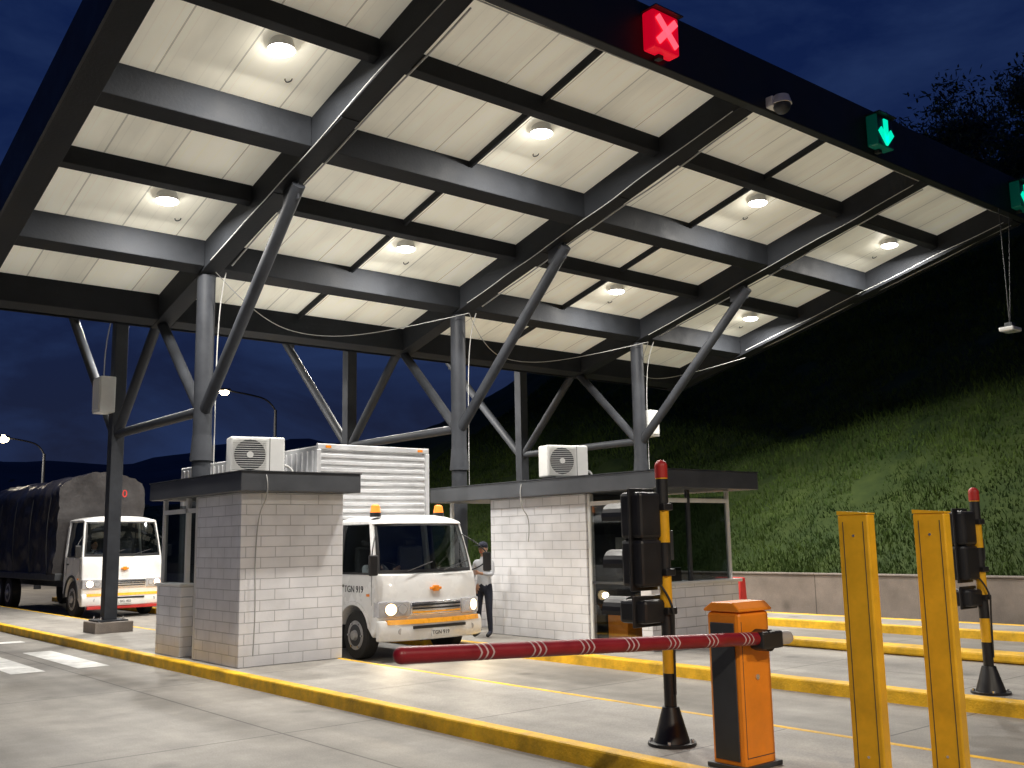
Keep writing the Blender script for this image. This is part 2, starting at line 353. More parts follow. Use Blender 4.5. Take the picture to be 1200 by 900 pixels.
r=empty('hanging_floodlight',(20.9,Y0,P(Y0)))
cable('cable',[(0,0,0),(.02,0,-1.3),(0,0,-2.55)],.012,'bcable',r);cable('cable',[(.5,0,.1),(.25,0,-1.3),(.02,0,-2.55)],.01,'bcable',r)
box('lamp_head',-.2,.2,-.15,.15,-2.68,-2.6,'white',r,.02);box('heat_sink',-.08,.08,-.08,.08,-2.6,-2.5,'dgrey',r,.01);box('lens',-.17,.17,-.12,.12,-2.69,-2.681,'lens',r)
r=empty('junction_box',(7,21.4,4.6));box('case',-.45,-.14,-.3,.2,0,.75,'white',r,.02);box('door',-.47,-.452,-.26,.16,.05,.7,'white',r,.01)
cable('wire',[(-.3,0,.75),(-.32,0,1.4),(-.2,0,2.0)],.012,'cable',r)
r=empty('junction_box',(18.15,16.9,4.3));box('case',.18,.5,-.2,.15,0,.65,'white',r,.02);box('door',.2,.48,-.222,-.203,.05,.6,'white',r,.01)
# ------------------------------------------------------------------ booths
def ac(loc,rz):
    r=empty('air_conditioner',loc,rz)
    box('case',-.42,.42,-.17,.17,.06,.62,'white',r,.025)
    for s in(-.3,.3): box('foot',s-.03,s+.03,-.2,.2,0,.06,'dgrey',r)
    rod('fan_recess',(-.12,-.171,.34),(-.12,-.176,.34),.24,'dgrey',r)
    for i in range(15): box('louvre',-.38,.14,-.19,-.178,.09+i*.034,.098+i*.034,'white',r)
    for i in range(9): box('side_louvre',.421,.427,-.13,.13,.13+i*.05,.15+i*.05,'dgrey',r)
    rod('fan_hub',(-.12,-.172,.34),(-.12,-.2,.34),.05,'white',r)
    box('panel_edge',.18,.19,-.174,-.171,.08,.6,'dgrey',r)
    cable('pipe',[(.42,0,.2),(.55,0,.18),(.6,-.05,.02),(.62,-.3,.02)],.02,'cable',r)
B=empty('toll_booth')
zt=2.585
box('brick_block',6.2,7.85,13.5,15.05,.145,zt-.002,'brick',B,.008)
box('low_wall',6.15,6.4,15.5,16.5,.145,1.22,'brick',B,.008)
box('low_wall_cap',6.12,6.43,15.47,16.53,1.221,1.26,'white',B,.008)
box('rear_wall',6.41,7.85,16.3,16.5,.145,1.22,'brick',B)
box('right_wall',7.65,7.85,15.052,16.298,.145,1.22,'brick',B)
for x,y in((6.2,15.06),(6.2,15.45),(6.2,16.42),(7.77,16.42),(7.77,15.06)): box('window_post',x,x+.07,y,y+.07,1.27 if y>15.2 else .15,zt-.003,'white',B,.005)
box('window_rail',6.2,6.27,15.14,16.41,2.35,2.42,'white',B)
quad('window_glass',[(6.235,15.52,1.27),(6.235,16.42,1.27),(6.235,16.42,2.35),(6.235,15.52,2.35)],'bglass',B)
quad('window_glass',[(6.27,16.45,1.23),(7.77,16.45,1.23),(7.77,16.45,2.5),(6.27,16.45,2.5)],'bglass',B)
quad('window_glass',[(7.8,15.13,1.23),(7.8,16.42,1.23),(7.8,16.42,2.5),(7.8,15.13,2.5)],'bglass',B)
box('counter',6.45,7.3,15.4,16.2,.95,1.0,'dgrey',B)
box('roof_slab',6.03,7.95,13.15,16.65,zt,2.86,'broof',B,.012)
box('roof_flashing',6.02,7.96,13.14,16.66,2.8605,2.875,'dgrey',B)
cable('wall_cable',[(6.42,13.3,2.88),(6.4,13.12,2.87),(6.42,13.12,2.5),(6.44,13.45,2.3),(6.4,13.46,1.6),(6.43,13.46,.9),(6.4,13.46,.3)],.009,'cable',B)
ac((6.92,14.6,2.875),math.radians(-14))
B=empty('toll_booth')
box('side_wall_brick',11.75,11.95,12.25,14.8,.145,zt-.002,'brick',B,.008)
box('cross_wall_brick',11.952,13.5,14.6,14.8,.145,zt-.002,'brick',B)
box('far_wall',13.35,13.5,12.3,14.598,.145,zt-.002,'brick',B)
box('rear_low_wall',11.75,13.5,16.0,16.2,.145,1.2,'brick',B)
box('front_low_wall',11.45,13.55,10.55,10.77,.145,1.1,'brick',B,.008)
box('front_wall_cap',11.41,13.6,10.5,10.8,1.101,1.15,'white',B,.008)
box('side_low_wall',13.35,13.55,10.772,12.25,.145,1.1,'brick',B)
for x,y in((11.77,12.16),(11.77,10.82),(13.44,10.62),(12.45,10.62),(11.77,16.05),(13.4,16.05)): box('window_post',x,x+.06,y,y+.06,.15 if y>10.8 and y<13 else 1.151,zt-.003,'white' if x!=12.45 else 'dgrey',B,.005)
box('window_head',11.77,13.5,10.63,10.67,2.38,2.45,'white',B)
box('door_head',11.78,11.82,10.885,12.155,2.38,2.45,'white',B)
box('door_mid_rail',11.78,11.82,10.885,12.155,1.1,1.14,'dgrey',B)
quad('window_glass',[(11.7,10.65,1.15),(13.45,10.65,1.15),(13.45,10.65,2.4),(11.7,10.65,2.4)],'bglass',B)
quad('door_glass',[(11.8,10.88,.17),(11.8,12.16,.17),(11.8,12.16,2.4),(11.8,10.88,2.4)],'dglass',B)
quad('far_glass',[(13.47,10.68,1.1),(13.47,12.3,1.1),(13.47,12.3,2.5),(13.47,10.68,2.5)],'bglass',B)
box('counter',12.1,13.3,11.0,11.5,.9,.95,'dgrey',B);box('monitor',12.4,12.85,11.15,11.2,1.0,1.35,'black',B,.01);box('orange_crate',12.0,12.4,11.6,12.05,.16,.85,'orange',B,.02);box('wall_cabinet',12.0,12.5,12.3,12.48,1.2,1.9,'broof',B,.01);box('poster',12.6,12.95,12.485,12.495,1.4,1.85,'wmark',B)
box('inner_wall',11.96,13.34,12.5,12.56,.15,zt-.01,'dgrey',B)
box('roof_slab',11.5,13.75,10.2,16.4,zt,2.86,'broof',B,.012)
box('roof_flashing',11.49,13.76,10.19,16.41,2.8605,2.875,'dgrey',B)
cable('wall_cable',[(11.6,13.6,2.88),(11.47,13.6,2.86),(11.48,13.6,2.4),(11.7,13.6,2.2),(11.68,13.65,1.8)],.009,'cable',B)
ac((12.25,13.3,2.875),math.radians(-14))
# ------------------------------------------------------------------ signals & barrier
def signal(x,y,sz=1.0):
    r=empty('traffic_signal_post',(x,y,.15));r.scale=(1,1,sz)
    rod('base_plate',(0,0,-.004),(0,0,.02),.2,'black',r,.2,24)
    rod('base_cone',(0,0,.02),(0,0,.3),.15,'black',r,.07,24)
    for k in range(4):
        a=k*math.pi/2+.6;rod('base_bolt',(.17*math.cos(a),.17*math.sin(a),.02),(.17*math.cos(a),.17*math.sin(a),.045),.014,'chrome',r,seg=6)
    z=.3;k=0
    while z<2.2:
        z2=min(z+.27,2.2);rod('pole_band',(0,0,z),(0,0,z2-.0005),.052,'postyel' if k%2 else 'black',r);z=z2;k+=1
    rod('pole_cap',(0,0,2.2),(0,0,2.3),.055,'redb',r);ball('cap_top',(0,0,2.3),.055,'redb',r)
    def head(x0,z0,n,w=.26,hh=.38,dep=.2):
        for i in range(n): box('signal_body',x0-w/2,x0+w/2,-.02,dep,z0+i*hh+.004,z0+(i+1)*hh-.004,'black',r,.03)
        box('signal_spine',x0-w/2+.04,x0+w/2-.04,.0,dep-.02,z0+.02,z0+n*hh-.02,'black',r)
        box('back_plate',x0-w/2-.03,x0+w/2+.03,.08,.1,z0-.03,z0+n*hh+.03,'black',r,.01)
        for i in range(n):
            zc=z0+hh*(i+.5)
            rod('lens',(x0,dep,zc),(x0,dep+.01,zc),.1,'dgrey',r,.1,20)
            pr=[]
            for s in range(13):
                a=math.radians(-20+s*220/12);pr.append((x0+.115*math.cos(a),zc+.115*math.sin(a)))
            for s in range(12,-1,-1):
                a=math.radians(-20+s*220/12);pr.append((x0+.105*math.cos(a),zc+.105*math.sin(a)))
            prism('visor',pr,dep,dep+.24,'black',r,axis='Y')
    head(-.17,1.28,2,.27,.4,.22)
    head(-.14,.98,1,.3,.2,.28)
    for zz in(1.4,1.95,1.08): box('bracket',-.06,.06,-.07,.07,zz-.03,zz+.03,'black',r,.01)
    box('hinge',.05,.09,-.03,.05,1.5,1.75,'dgrey',r,.005)
    cable('signal_wire',[(-.1,-.03,1.3),(-.02,-.1,1.15),(.0,-.07,.9),(0,-.06,.4)],.01,'bcable',r)
signal(6.53,5.85);signal(10.9,5.25,.92)
r=empty('barrier_gate',(6.34,4.95,.15))
w=.19
box('cabinet_body',-w,w,-.14,.16,0,1.13,'orange',r,.03)
prism('cabinet_lid',[(-.16,1.131),(.18,1.131),(.18,1.15),(.1,1.2),(-.1,1.2),(-.16,1.15)],-w-.01,w+.01,'orange',r,b=.01)
box('side_panel',-w-.012,-w+.001,-.1,.12,.06,1.05,'dgrey',r,.004)
box('side_panel',w-.001,w+.012,-.1,.12,.06,1.05,'dgrey',r,.004)
box('door_seam',-w+.03,w-.03,-.1415,-.1395,.08,.086,'dgrey',r);box('door_seam',-w+.03,-w+.035,-.1415,-.1395,.08,1.06,'dgrey',r)
box('foot',-w-.03,w+.03,-.17,.19,-.004,.03,'dgrey',r,.005)
rod('lock',(-.0,-.141,.65),(0,-.15,.65),.02,'chrome',r)
rod('hub',(.02,-.14,.92),(.02,-.26,.92),.08,'black',r)
ax=Vector((.24,-.22,.925));bx=Vector((-3.22,-.22,1.085))
d=(bx-ax)
def armseg(a,c,mt,rr=.048):
    return rod('arm_segment',ax+d*a,ax+d*c,rr,mt,r,seg=24)
armseg(0.03,1,'red');armseg(-.012,.03,'white',.052);ball('arm_end',ax+d*-.012,.052,'white',r)
ball('arm_tip',bx,.048,'red',r)
for i in range(7):
    a=.12+i*.117
    for k in range(3):
        s=a+k*.013
        p0=ax+d*s;e0=d.normalized()
        vs=[];fs=[]
        for q in range(11):
            an=math.radians(-80+160*q/10)+math.pi
            off=e0*(abs(q-5)/5*.022)
            for wd in(0,.013): 
                c0=p0+off+e0*wd;vs.append(c0+Vector((0,math.cos(an),math.sin(an)))*.0492)
        for q in range(10): fs.append((q*2,q*2+1,q*2+3,q*2+2))
        me=D.meshes.new('reflector_band');me.from_pydata([tuple(v) for v in vs],[],fs);smooth(me,80);link('reflector_band',me,'pinkw',r)
box('arm_bracket',-.1,.16,-.285,-.16,.86,.99,'black',r,.02)
def post(x,y,h=1.83):
    r=empty('sensor_post',(x,y,.15),math.radians(12))
    box('shell',-.075,.075,-.11,.11,0,h,'postyel',r,.012)
    prism('slanted_cap',[(-.112,h+.001),(.112,h+.001),(.112,h+.03),(-.112,h+.012)],-.078,.078,'postyel',r)
    box('edge_seam',-.0765,-.0745,.07,.076,.05,h-.05,'dgrey',r)
    box('edge_seam',-.0765,-.0745,-.076,-.07,.05,h-.05,'dgrey',r)
    for zz in(.15,h-.15): rod('screw',(-.074,0,zz),(-.079,0,zz),.01,'chrome',r,seg=8)
    box('foot_plate',-.13,.13,-.16,.16,-.004,.015,'dgrey',r,.003)
post(6.64,4.08);post(7.03,3.71)
r=empty('plastic_road_barrier',(17.95,14.2,.144),math.radians(0))
prism('body',[(-.25,0),(.25,0),(.22,.18),(.12,.35),(.09,.8),(-.09,.8),(-.12,.35),(-.22,.18)],-.35,.35,'redb',r,axis='Y',b=.03)
# ------------------------------------------------------------------ people
def human(name,loc,rz,J,edges,cols,hat=None,scale=1):
    r=empty(name,loc,rz);r.scale=(scale,)*3
    keys=list(J);me=D.meshes.new('body');me.from_pydata([J[k][0] for k in keys],[(keys.index(a),keys.index(c)) for a,c in edges],[])
    o=D.objects.new('body',me);COL.objects.link(o)
    sk=o.modifiers.new('sk','SKIN');sk.use_smooth_shade=True
    sv=me.skin_vertices[0].data
    for i,k in enumerate(keys):
        rr=J[k][1];sv[i].radius=(rr,rr) if not isinstance(rr,tuple) else rr
        sv[i].use_root=(k=='pelvis')
    ss=o.modifiers.new('ss','SUBSURF');ss.levels=2;ss.render_levels=2
    bpy.context.view_layer.update()
    dg=bpy.context.evaluated_depsgraph_get();me2=D.meshes.new_from_object(o.evaluated_get(dg))
    D.objects.remove(o)
    o=D.objects.new('body',me2);COL.objects.link(o);o.parent=r
    me2.materials.clear()
    for k in ['skin','shirt','navy','black','vest']:me2.materials.append(M[k])
    for p in me2.polygons:p.material_index=cols(p.center);p.use_smooth=True
    hc=Vector(J['head'][0])
    ball('skull',hc+Vector((0,0,.03)),.1,'skin',r,(.78,.95,1.18))
    for s in(-1,1):
        ball('ear',hc+Vector((s*.08,.01,.02)),.02,'skin',r,(.5,1,1.5),10)
        ball('eye',hc+Vector((s*.032,-.088,.045)),.011,'white',r,seg=8);ball('iris',hc+Vector((s*.032,-.097,.045)),.006,'black',r,seg=8)
    rod('nose',hc+Vector((0,-.088,.05)),hc+Vector((0,-.112,.005)),.008,'skin',r,.016,8)
    box('mouth',hc.x-.024,hc.x+.024,hc.y-.094,hc.y-.08,hc.z-.042,hc.z-.034,'redb',r,.003)
    ball('hair',hc+Vector((0,.018,.055)),.105,'hair',r,(.8,.95,1.08))
    if hat:
        ball('cap',hc+Vector((0,.0,.09)),.108,hat,r,(.82,1,.75));box('cap_peak',hc.x-.07,hc.x+.07,hc.y-.19,hc.y-.08,hc.z+.085,hc.z+.095,hat,r,.004)
    return r
def hand(J,E,pre,wrist,dirv,side):
    w=Vector(wrist);dv=Vector(dirv).normalized();sd=Vector(side).normalized()
    J[pre+'palm']=(tuple(w+dv*.06),(.018,.035))
    E.append((pre+'wr',pre+'palm'))
    for i,(o,l) in enumerate(((-.03,.07),(-.01,.08),(.01,.075),(.03,.06))):
        J[f'{pre}f{i}a']=(tuple(w+dv*.09+sd*o),.009);J[f'{pre}f{i}b']=(tuple(w+dv*(.09+l)+sd*o*1.1+Vector((0,-.012,0))),.007)
        E.append((pre+'palm',f'{pre}f{i}a'));E.append((f'{pre}f{i}a',f'{pre}f{i}b'))
    J[pre+'th']=(tuple(w+dv*.08-sd*.055+Vector((0,-.02,0))),.009);E.append((pre+'palm',pre+'th'))
def stand(name,loc,rz,armL,armR,top=1,hat=None,scale=1):
    J={'pelvis':((0,0,.95),(.135,.105)),'waist':((0,0,1.08),(.13,.1)),'chest':((0,-.01,1.3),(.165,.115)),'neck0':((0,0,1.45),(.075,.065)),'neck':((0,-.005,1.52),.05),'head':((0,-.02,1.62),.062)}
    E=[('pelvis','waist'),('waist','chest'),('chest','neck0'),('neck0','neck'),('neck','head')]
    for s,pre,arm in((-1,'L',armL),(1,'R',armR)):
        J[pre+'hip']=((s*.1,0,.88),.095);J[pre+'kn']=((s*.12,-.02,.5),.065);J[pre+'an']=((s*.13,.01,.1),.045);J[pre+'toe']=((s*.15,-.16,.045),.04)
        J[pre+'sh']=((s*.18,0,1.41),.062);J[pre+'el']=(arm[0],.045);J[pre+'wr']=(arm[1],.028)
        E+=[('pelvis',pre+'hip'),(pre+'hip',pre+'kn'),(pre+'kn',pre+'an'),(pre+'an',pre+'toe'),('chest',pre+'sh'),(pre+'sh',pre+'el'),(pre+'el',pre+'wr')]
        dv=Vector(arm[1])-Vector(arm[0]);hand(J,E,pre,arm[1],dv,(0,1,0) if abs(dv.z)>.15 else (0,0,-1))
    def cols(c):
        if c.z>1.5:return 0
        if c.z<.09:return 3
        for arm in(armL,armR):
            e,w=Vector(arm[0]),Vector(arm[1])
            if (c-w).length<.2 and (c-w).dot(w-e)>-.01:return 0
            if (c-e).length<.19 and abs(c.x)>.2: return 1
        if c.z<.98 and abs(c.x)<.24:return 2
        return top
    return human(name,loc,rz,J,E,cols,hat,scale)
stand('toll_attendant',(11.22,14.35,.144),math.radians(-70),((-.25,.03,1.14),(-.22,-.16,.98)),((.24,-.1,1.16),(.14,-.34,1.2)),top=1,hat='navy',scale=.94)
# ------------------------------------------------------------------ trucks
def wheel(r,x,y,rad,w,s):
    rod('tyre',(x-w/2,y,rad),(x+w/2,y,rad),rad,'rubber',r,seg=36,b=.03)
    xs=x+s*w/2
    rod('rim',(xs-s*.02,y,rad),(xs+s*.008,y,rad),rad*.62,'rim',r,rad*.6,28)
    rod('rim_dish',(xs+s*.0085,y,rad),(xs+s*.012,y,rad),rad*.45,'dgrey',r,seg=24)
    rod('hub',(xs+s*.012,y,rad),(xs+s*.06,y,rad),rad*.22,'rim',r,rad*.18,20)
    for k in range(6):
        a=k*math.pi/3;rod('wheel_nut',(xs+s*.008,y+rad*.52*math.cos(a),rad+rad*.52*math.sin(a)),(xs+s*.03,y+rad*.52*math.cos(a),rad+rad*.52*math.sin(a)),.018,'chrome',r,seg=6)
def cab(r,W,Hc,Lc,belt,wy,wr,hl,plate='TGN 919',cv=.20,modern=True):
    h=W/2;z0=.36
    def c(x): return cv*min(1,abs(x)/h)**2.6
    xs=[h*(-1+2*i/24) for i in range(25)]
    rel=(Hc-2.27)*.45
    prof=[(0.02,z0+.1),(-.02,.62),(-.025,.82),(-.005,1.0),(.03,1.0+(belt-1.0)*.55),(.075,belt-.03),(.09,belt)]
    prof+=[(Lc,belt),(Lc,z0+.25)]
    ra=wr+.1;a0=math.asin(max(0,min(1,(z0+.15-wr)/ra)));pts=[]
    for i in range(17):
        a=a0+(math.pi-2*a0)*i/16;pts.append((wy+ra*math.cos(a),wr+ra*math.sin(a)))
    prof+=[p for p in pts if p[0]<Lc-.02 and p[0]>.16]+[(.18,z0)]
    def fl(x,p,q): return (x*(1-.014*max(0,(q-1.0))),p+c(x)*max(0,1-max(0,p)/.6),q)
    loft('cab_shell',prof,xs,fl,'tw',r,b=.035)
    for s in(-1,1):
        vs=[];fs=[]
        for i,(yy,zz) in enumerate(pts):
            n=Vector((yy-wy,zz-wr)).normalized()
            for k,(o,q) in enumerate(((.0,h-.02),(.0,h+.018),(.05,h+.018),(.06,h-.002))): vs.append((s*q,yy+n.x*o,zz+n.y*o))
        for i in range(len(pts)-1):
            for k in range(3): fs.append((i*4+k,i*4+k+1,(i+1)*4+k+1,(i+1)*4+k))
        me=D.meshes.new('wheel_arch_lip');me.from_pydata(vs,[],fs);smooth(me,50);link('wheel_arch_lip',me,'tw' if wr<.45 else 'dgrey',r)
    rz=Hc;ins=.10;hr=h-ins;zr=rz-.16
    top=[(.30,zr),(.335,rz-.09),(.42,rz-.035),(.56,rz-.008),(.75,rz),(Lc-.12,rz),(Lc-.02,rz-.03),(Lc,rz-.08),(Lc,zr)]
    xr=[hr*(-1+2*i/24) for i in range(25)]
    def fr(x,p,q): 
        u=abs(x)/hr
        return (x,p+c(x*h/hr)*max(0,1-max(0,p-.2)/.8),q-(.10*u**3.5*(q-zr)/.16))
    loft('cab_roof',top,xr,fr,'tw',r,b=.015)
    def pil(nm,p,q,w,dy,mt='tw'):
        (x0,y0,za),(x1,y1,zb)=p,q
        vs=[(x0-w,y0-dy,za),(x0+w,y0-dy,za),(x0+w,y0+dy,za),(x0-w,y0+dy,za),(x1-w,y1-dy,zb),(x1+w,y1-dy,zb),(x1+w,y1+dy,zb),(x1-w,y1+dy,zb)]
        me=D.meshes.new(nm);me.from_pydata(vs,[],[(0,3,2,1),(4,5,6,7),(0,1,5,4),(1,2,6,5),(2,3,7,6),(3,0,4,7)]);bev(link(nm,me,mt,r),.012)
    yb,yt=.085,.315
    for s in(-1,1):
        pil('a_pillar',(s*(h-.035),yb+cv+.03,belt-.01),(s*(hr-.03),yt+cv+.03,zr+.01),.026,.045)
        pil('b_pillar',(s*(h-.045),Lc-.28,belt-.01),(s*(hr-.035),Lc-.28,zr+.01),.03,.045,'black')
        pil('c_pillar',(s*(h-.045),Lc-.08,belt-.01),(s*(hr-.035),Lc-.08,zr+.01),.035,.075)
        quad('side_glass',[(s*(h-.03),yb+cv+.06,belt),(s*(h-.03),Lc-.3,belt),(s*(hr-.02),Lc-.3,zr+.005),(s*(hr-.02),yt+cv+.06,zr+.005)],'glass',r)
        quad('rear_quarter',[(s*(h-.03),Lc-.26,belt),(s*(h-.03),Lc-.09,belt),(s*(hr-.02),Lc-.09,zr+.005),(s*(hr-.02),Lc-.26,zr+.005)],'tw',r,.02)
        x=s*(h+.001)
        for yy in(.34,Lc-.26): box('door_seam',min(x,x-s*.01),max(x,x-s*.01)+.0015,yy,yy+.008,z0+.5,belt-.02,'dgrey',r)
        box('door_handle',*(sorted((x,x+s*.025))),Lc-.46,Lc-.32,belt-.22,belt-.18,'black',r,.006)
        box('window_sill_trim',*(sorted((x-s*.03,x+s*.008))),.34,Lc-.28,belt-.012,belt+.018,'black',r,.004)
        box('side_repeater',*(sorted((x,x+s*.015))),.4,.48,1.0,1.04,'amber',r,.005)
        cable('mirror_arm',[(s*(h-.04),.3,belt+.0),(s*(h+.14),.09,belt+.08),(s*(h+.17),.07,belt+.35),(s*(hr-.02),.42,belt+.6)],.011,'black',r)
        box('mirror',s*(h+.14)-.08,s*(h+.14)+.08,.04,.1,belt-.02,belt+.30,'black',r,.025)
        zl=.67+rel*.5
        xa=h-.47;pl=[]
        for i in range(9):
            xx=xa+(h-.005-xa)*i/8;pl.append((s*xx,-.055+c(xx)))
        pl+=[(s*(h+.006),cv+.09),(s*(h-.1),cv+.1),(s*xa,.05)]
        prism('headlamp_cluster',pl,zl,zl+.25,'lens',r,axis='Z',b=.02)
        def disc(nm,xx,zz,rd,mt,th=.02):
            yy=-.055+c(xx);n=Vector((s*(c(xx+.02)-c(xx-.02))/.04,-1,0)).normalized()
            p0=Vector((s*xx,yy,zz))-n*.01;rod(nm,p0,p0+n*th,rd,mt,r,seg=24)
        disc('headlamp',h-.18,zl+.13,.088,hl,.03);disc('headlamp_rim',h-.18,zl+.13,.105,'chrome',.024)
        disc('inner_lamp_rim',h-.36,zl+.13,.08,'chrome',.02);disc('inner_lamp',h-.36,zl+.13,.066,'lens',.024)
        rod('fog_lamp',(s*(h-.3),-.1+c(h-.3),.47),(s*(h-.3),-.126+c(h-.3),.47),.05,'lens',r)
        box('mud_flap',s*(h-.2)-.13,s*(h-.2)+.13,wy+wr+.12,wy+wr+.135,.14,.7,'rubber',r)
    def wgrid(nm,mt,u0,u1,v0,v1,off):
        vs=[];fs=[];NX,NY=20,5
        for j in range(NY+1):
            v=v0+(v1-v0)*j/NY
            for i in range(NX+1):
                u=u0+(u1-u0)*i/NX
                xb=u*(h-.055);xt=u*(hr-.04);x=xb+(xt-xb)*v
                vs.append((x,yb+(yt-yb)*v+c(u*h)-off-.03*math.sin(math.pi*v),belt+(zr+.01-belt)*v))
        for j in range(NY):
            for i in range(NX): a=j*(NX+1)+i;fs.append((a,a+1,a+NX+2,a+NX+1))
        me=D.meshes.new(nm);me.from_pydata(vs,[],fs);smooth(me,60);link(nm,me,mt,r)
    wgrid('windscreen','glass',-1,1,0,1,0)
    for a in((-1,1,0,.07),(-1,1,.95,1),(-1,-.955,.07,.95),(.955,1,.07,.95)): wgrid('windscreen_border','black',*a,.006)
    for s in(-.5,.2): rod('wiper',(s,.04,belt+.03),(s+.5,.07,belt+.17),.009,'black',r,seg=6)
    box('dash',-h+.14,h-.14,.3,.5,belt-.08,belt+.03,'black',r,.02)
    box('rear_panel',-h+.09,h-.09,Lc-.06,Lc-.012,belt-.01,zr+.01,'dgrey',r)
    for s in(-.42,.42):
        box('seat_back',s-.24,s+.24,Lc-.35,Lc-.22,belt-.3,belt+.42,'seat',r,.05);box('head_rest',s-.12,s+.12,Lc-.34,Lc-.25,belt+.43,belt+.54,'seat',r,.03)
    bm=bmesh.new();R=Matrix.Translation((-.42,.64,belt+.04))@Matrix.Rotation(math.radians(40),4,'X');vs=[]
    for i in range(24):
        for j in range(8):
            A=i*math.tau/24;Bq=j*math.tau/8;rr=.2+.014*math.cos(Bq);vs.append(bm.verts.new(R@Vector((rr*math.cos(A),rr*math.sin(A),.014*math.sin(Bq)))))
    for i in range(24):
        for j in range(8):
            bm.faces.new((vs[i*8+j],vs[((i+1)%24)*8+j],vs[((i+1)%24)*8+(j+1)%8],vs[i*8+(j+1)%8]))
    me=D.meshes.new('steering_wheel');bm.to_mesh(me);bm.free();link('steering_wheel',me,'black',r)
    gz=.7+rel*.5
    gx=[(h-.49)*(-1+2*i/10) for i in range(11)]
    loft('grille_panel',[(-.06,gz),(-.07,gz+.1),(-.06,gz+.2),(.02,gz+.2),(.02,gz)],gx,lambda x,p,q:(x,p+c(x),q),'chrome',r,b=.01)
    for i in range(3):
        zz=gz+.03+i*.055
        loft('grille_slot',[(-.077,zz),(-.077,zz+.024),(-.05,zz+.024),(-.05,zz)],[g*.94 for g in gx],lambda x,p,q:(x,p+c(x),q),'black' if i!=0 or not modern else 'stripE',r)
    box('badge',-.1,.1,-.045,.02,1.075+rel,1.115+rel,'amber',r,.01);box('badge_bar',-.045,.045,-.049,.021,1.05+rel,1.14+rel,'amber',r,.01)
    bp=[(-.1,.32),(-.13,.42),(-.125,.56),(-.09,.635),(.2,.635),(.2,.32)]
    hb=h+.015;xb2=[hb*(-1+2*i/24) for i in range(25)]
    loft('bumper',bp,xb2,lambda x,p,q:(x,p+(c(x) if p<.1 else 0),q),'tw',r,b=.025)
    loft('reflective_strip',[(-.134,.575),(-.118,.645),(-.05,.645),(-.05,.575)],[(h-.1)*(-1+2*i/16) for i in range(17)],lambda x,p,q:(x,p+c(x),q),'stripE',r)
    box('bumper_slot',-.5,.5,-.138,-.1,.5,.545,'black',r,.002)
    box('plate',-.17,.17,-.148,-.12,.37,.48,'white',r,.004)
    text('plate_text',plate,(0,-.151,.425),(math.radians(90),0,0),.085,'black',r)
    box('chassis',-.42,.42,.3,Lc+.6,.48,.62,'dgrey',r)
    for s in(-1,1): wheel(r,s*(h-.15),wy,wr,.22,s)
    rod('front_axle',(-h+.3,wy,wr),(h-.3,wy,wr),.05,'dgrey',r)
def driver(par,belt,Lc,x,loc):
    y=Lc-.47;zb=belt-.38
    J={'pelvis':((x,y,zb),(.14,.12)),'chest':((x,y,zb+.36),(.16,.12)),'neck':((x,y-.02,zb+.56),.05),'head':((x,y-.03,zb+.66),.06)}
    E=[('pelvis','chest'),('chest','neck'),('neck','head')]
    for s,p in((-1,'L'),(1,'R')):
        J[p+'sh']=((x+s*.18,y,zb+.47),.06);J[p+'el']=((x+s*.24,y-.16,zb+.28),.045);wr=(x+s*.17,y-.38,zb+.42);J[p+'wr']=(wr,.03)
        J[p+'kn']=((x+s*.12,y-.42,zb+.02),.07)
        E+=[('chest',p+'sh'),(p+'sh',p+'el'),(p+'el',p+'wr'),('pelvis',p+'kn')]
        hand(J,E,p,wr,(0,-1,.25),(0,0,1))
    def cols(c):
        if c.z>zb+.56:return 0
        if c.y<y-.33 and c.z>zb+.3:return 0
        return 1 if c.z>zb+.08 else 2
    return human('truck_driver',loc,0,J,E,cols)
T=empty('box_truck',(9.5,13.42,0))
W=1.96
cab(T,W,2.29,1.65,1.35,.88,.38,'head')
for s in(-.75,.5):
    rod('beacon_base',(s,.6,2.25),(s,.6,2.32),.09,'black',T);rod('beacon',(s,.6,2.32),(s,.6,2.42),.085,'amberE',T,.07);ball('beacon_top',(s,.6,2.42),.07,'amberE',T,(1,1,.5))
text('door_text','TGN 919',(-W/2-.003,.88,1.1),(math.radians(90),0,math.radians(-90)),.15,'black',T)
hb=1.12
box('cargo_box',-hb,hb,1.85,7.9,.98,3.5,'alu',T,.02)
for i in range(20):
    z=1.06+i*.118
    box('front_rib',-hb+.04,hb-.04,1.825,1.849,z,z+.06,'alurib',T,.012)
for i in range(30): box('side_rib',-hb-.022,-hb+.001,2.0+i*.195,2.06+i*.195,1.05,3.42,'alurib',T,.008)
for i in range(30): box('side_rib',hb-.001,hb+.022,2.0+i*.195,2.06+i*.195,1.05,3.42,'alurib',T,.008)
for x0,x1,z0,z1 in((-hb-.03,hb+.03,3.44,3.53),(-hb-.03,hb+.03,.94,1.04)): box('box_frame',x0,x1,1.80,1.86,z0,z1,'alurib',T,.01)
for s in(-1,1): box('corner_frame',s*hb-.04,s*hb+.04,1.802,1.87,1.042,3.438,'alurib',T,.01)
for s in(-.95,.95): box('clearance_lamp',s-.05,s+.05,1.785,1.799,3.46,3.5,'amber',T)
box('chassis_rail',-.4,.4,1.9,7.6,.7,.96,'dgrey',T)
for s in(-1,1):
    wheel(T,s*(.86),5.6,.38,.26,s);wheel(T,s*.58,5.6,.38,.22,s);box('mudguard',s*.8-.3,s*.8+.3,6.1,6.12,.2,.95,'rubber',T)
box('fuel_tank',-.95,-.5,2.6,3.5,.45,.9,'rim',T,.06)
for s in(-.8,.8): light('headlamp_beam','SPOT',(s,-.02,.80),60,(1,.80,.5),T,.06,(math.radians(74),0,math.radians(180)),110)
driver(T,1.35,1.65,-.42,(9.5,13.42,0))
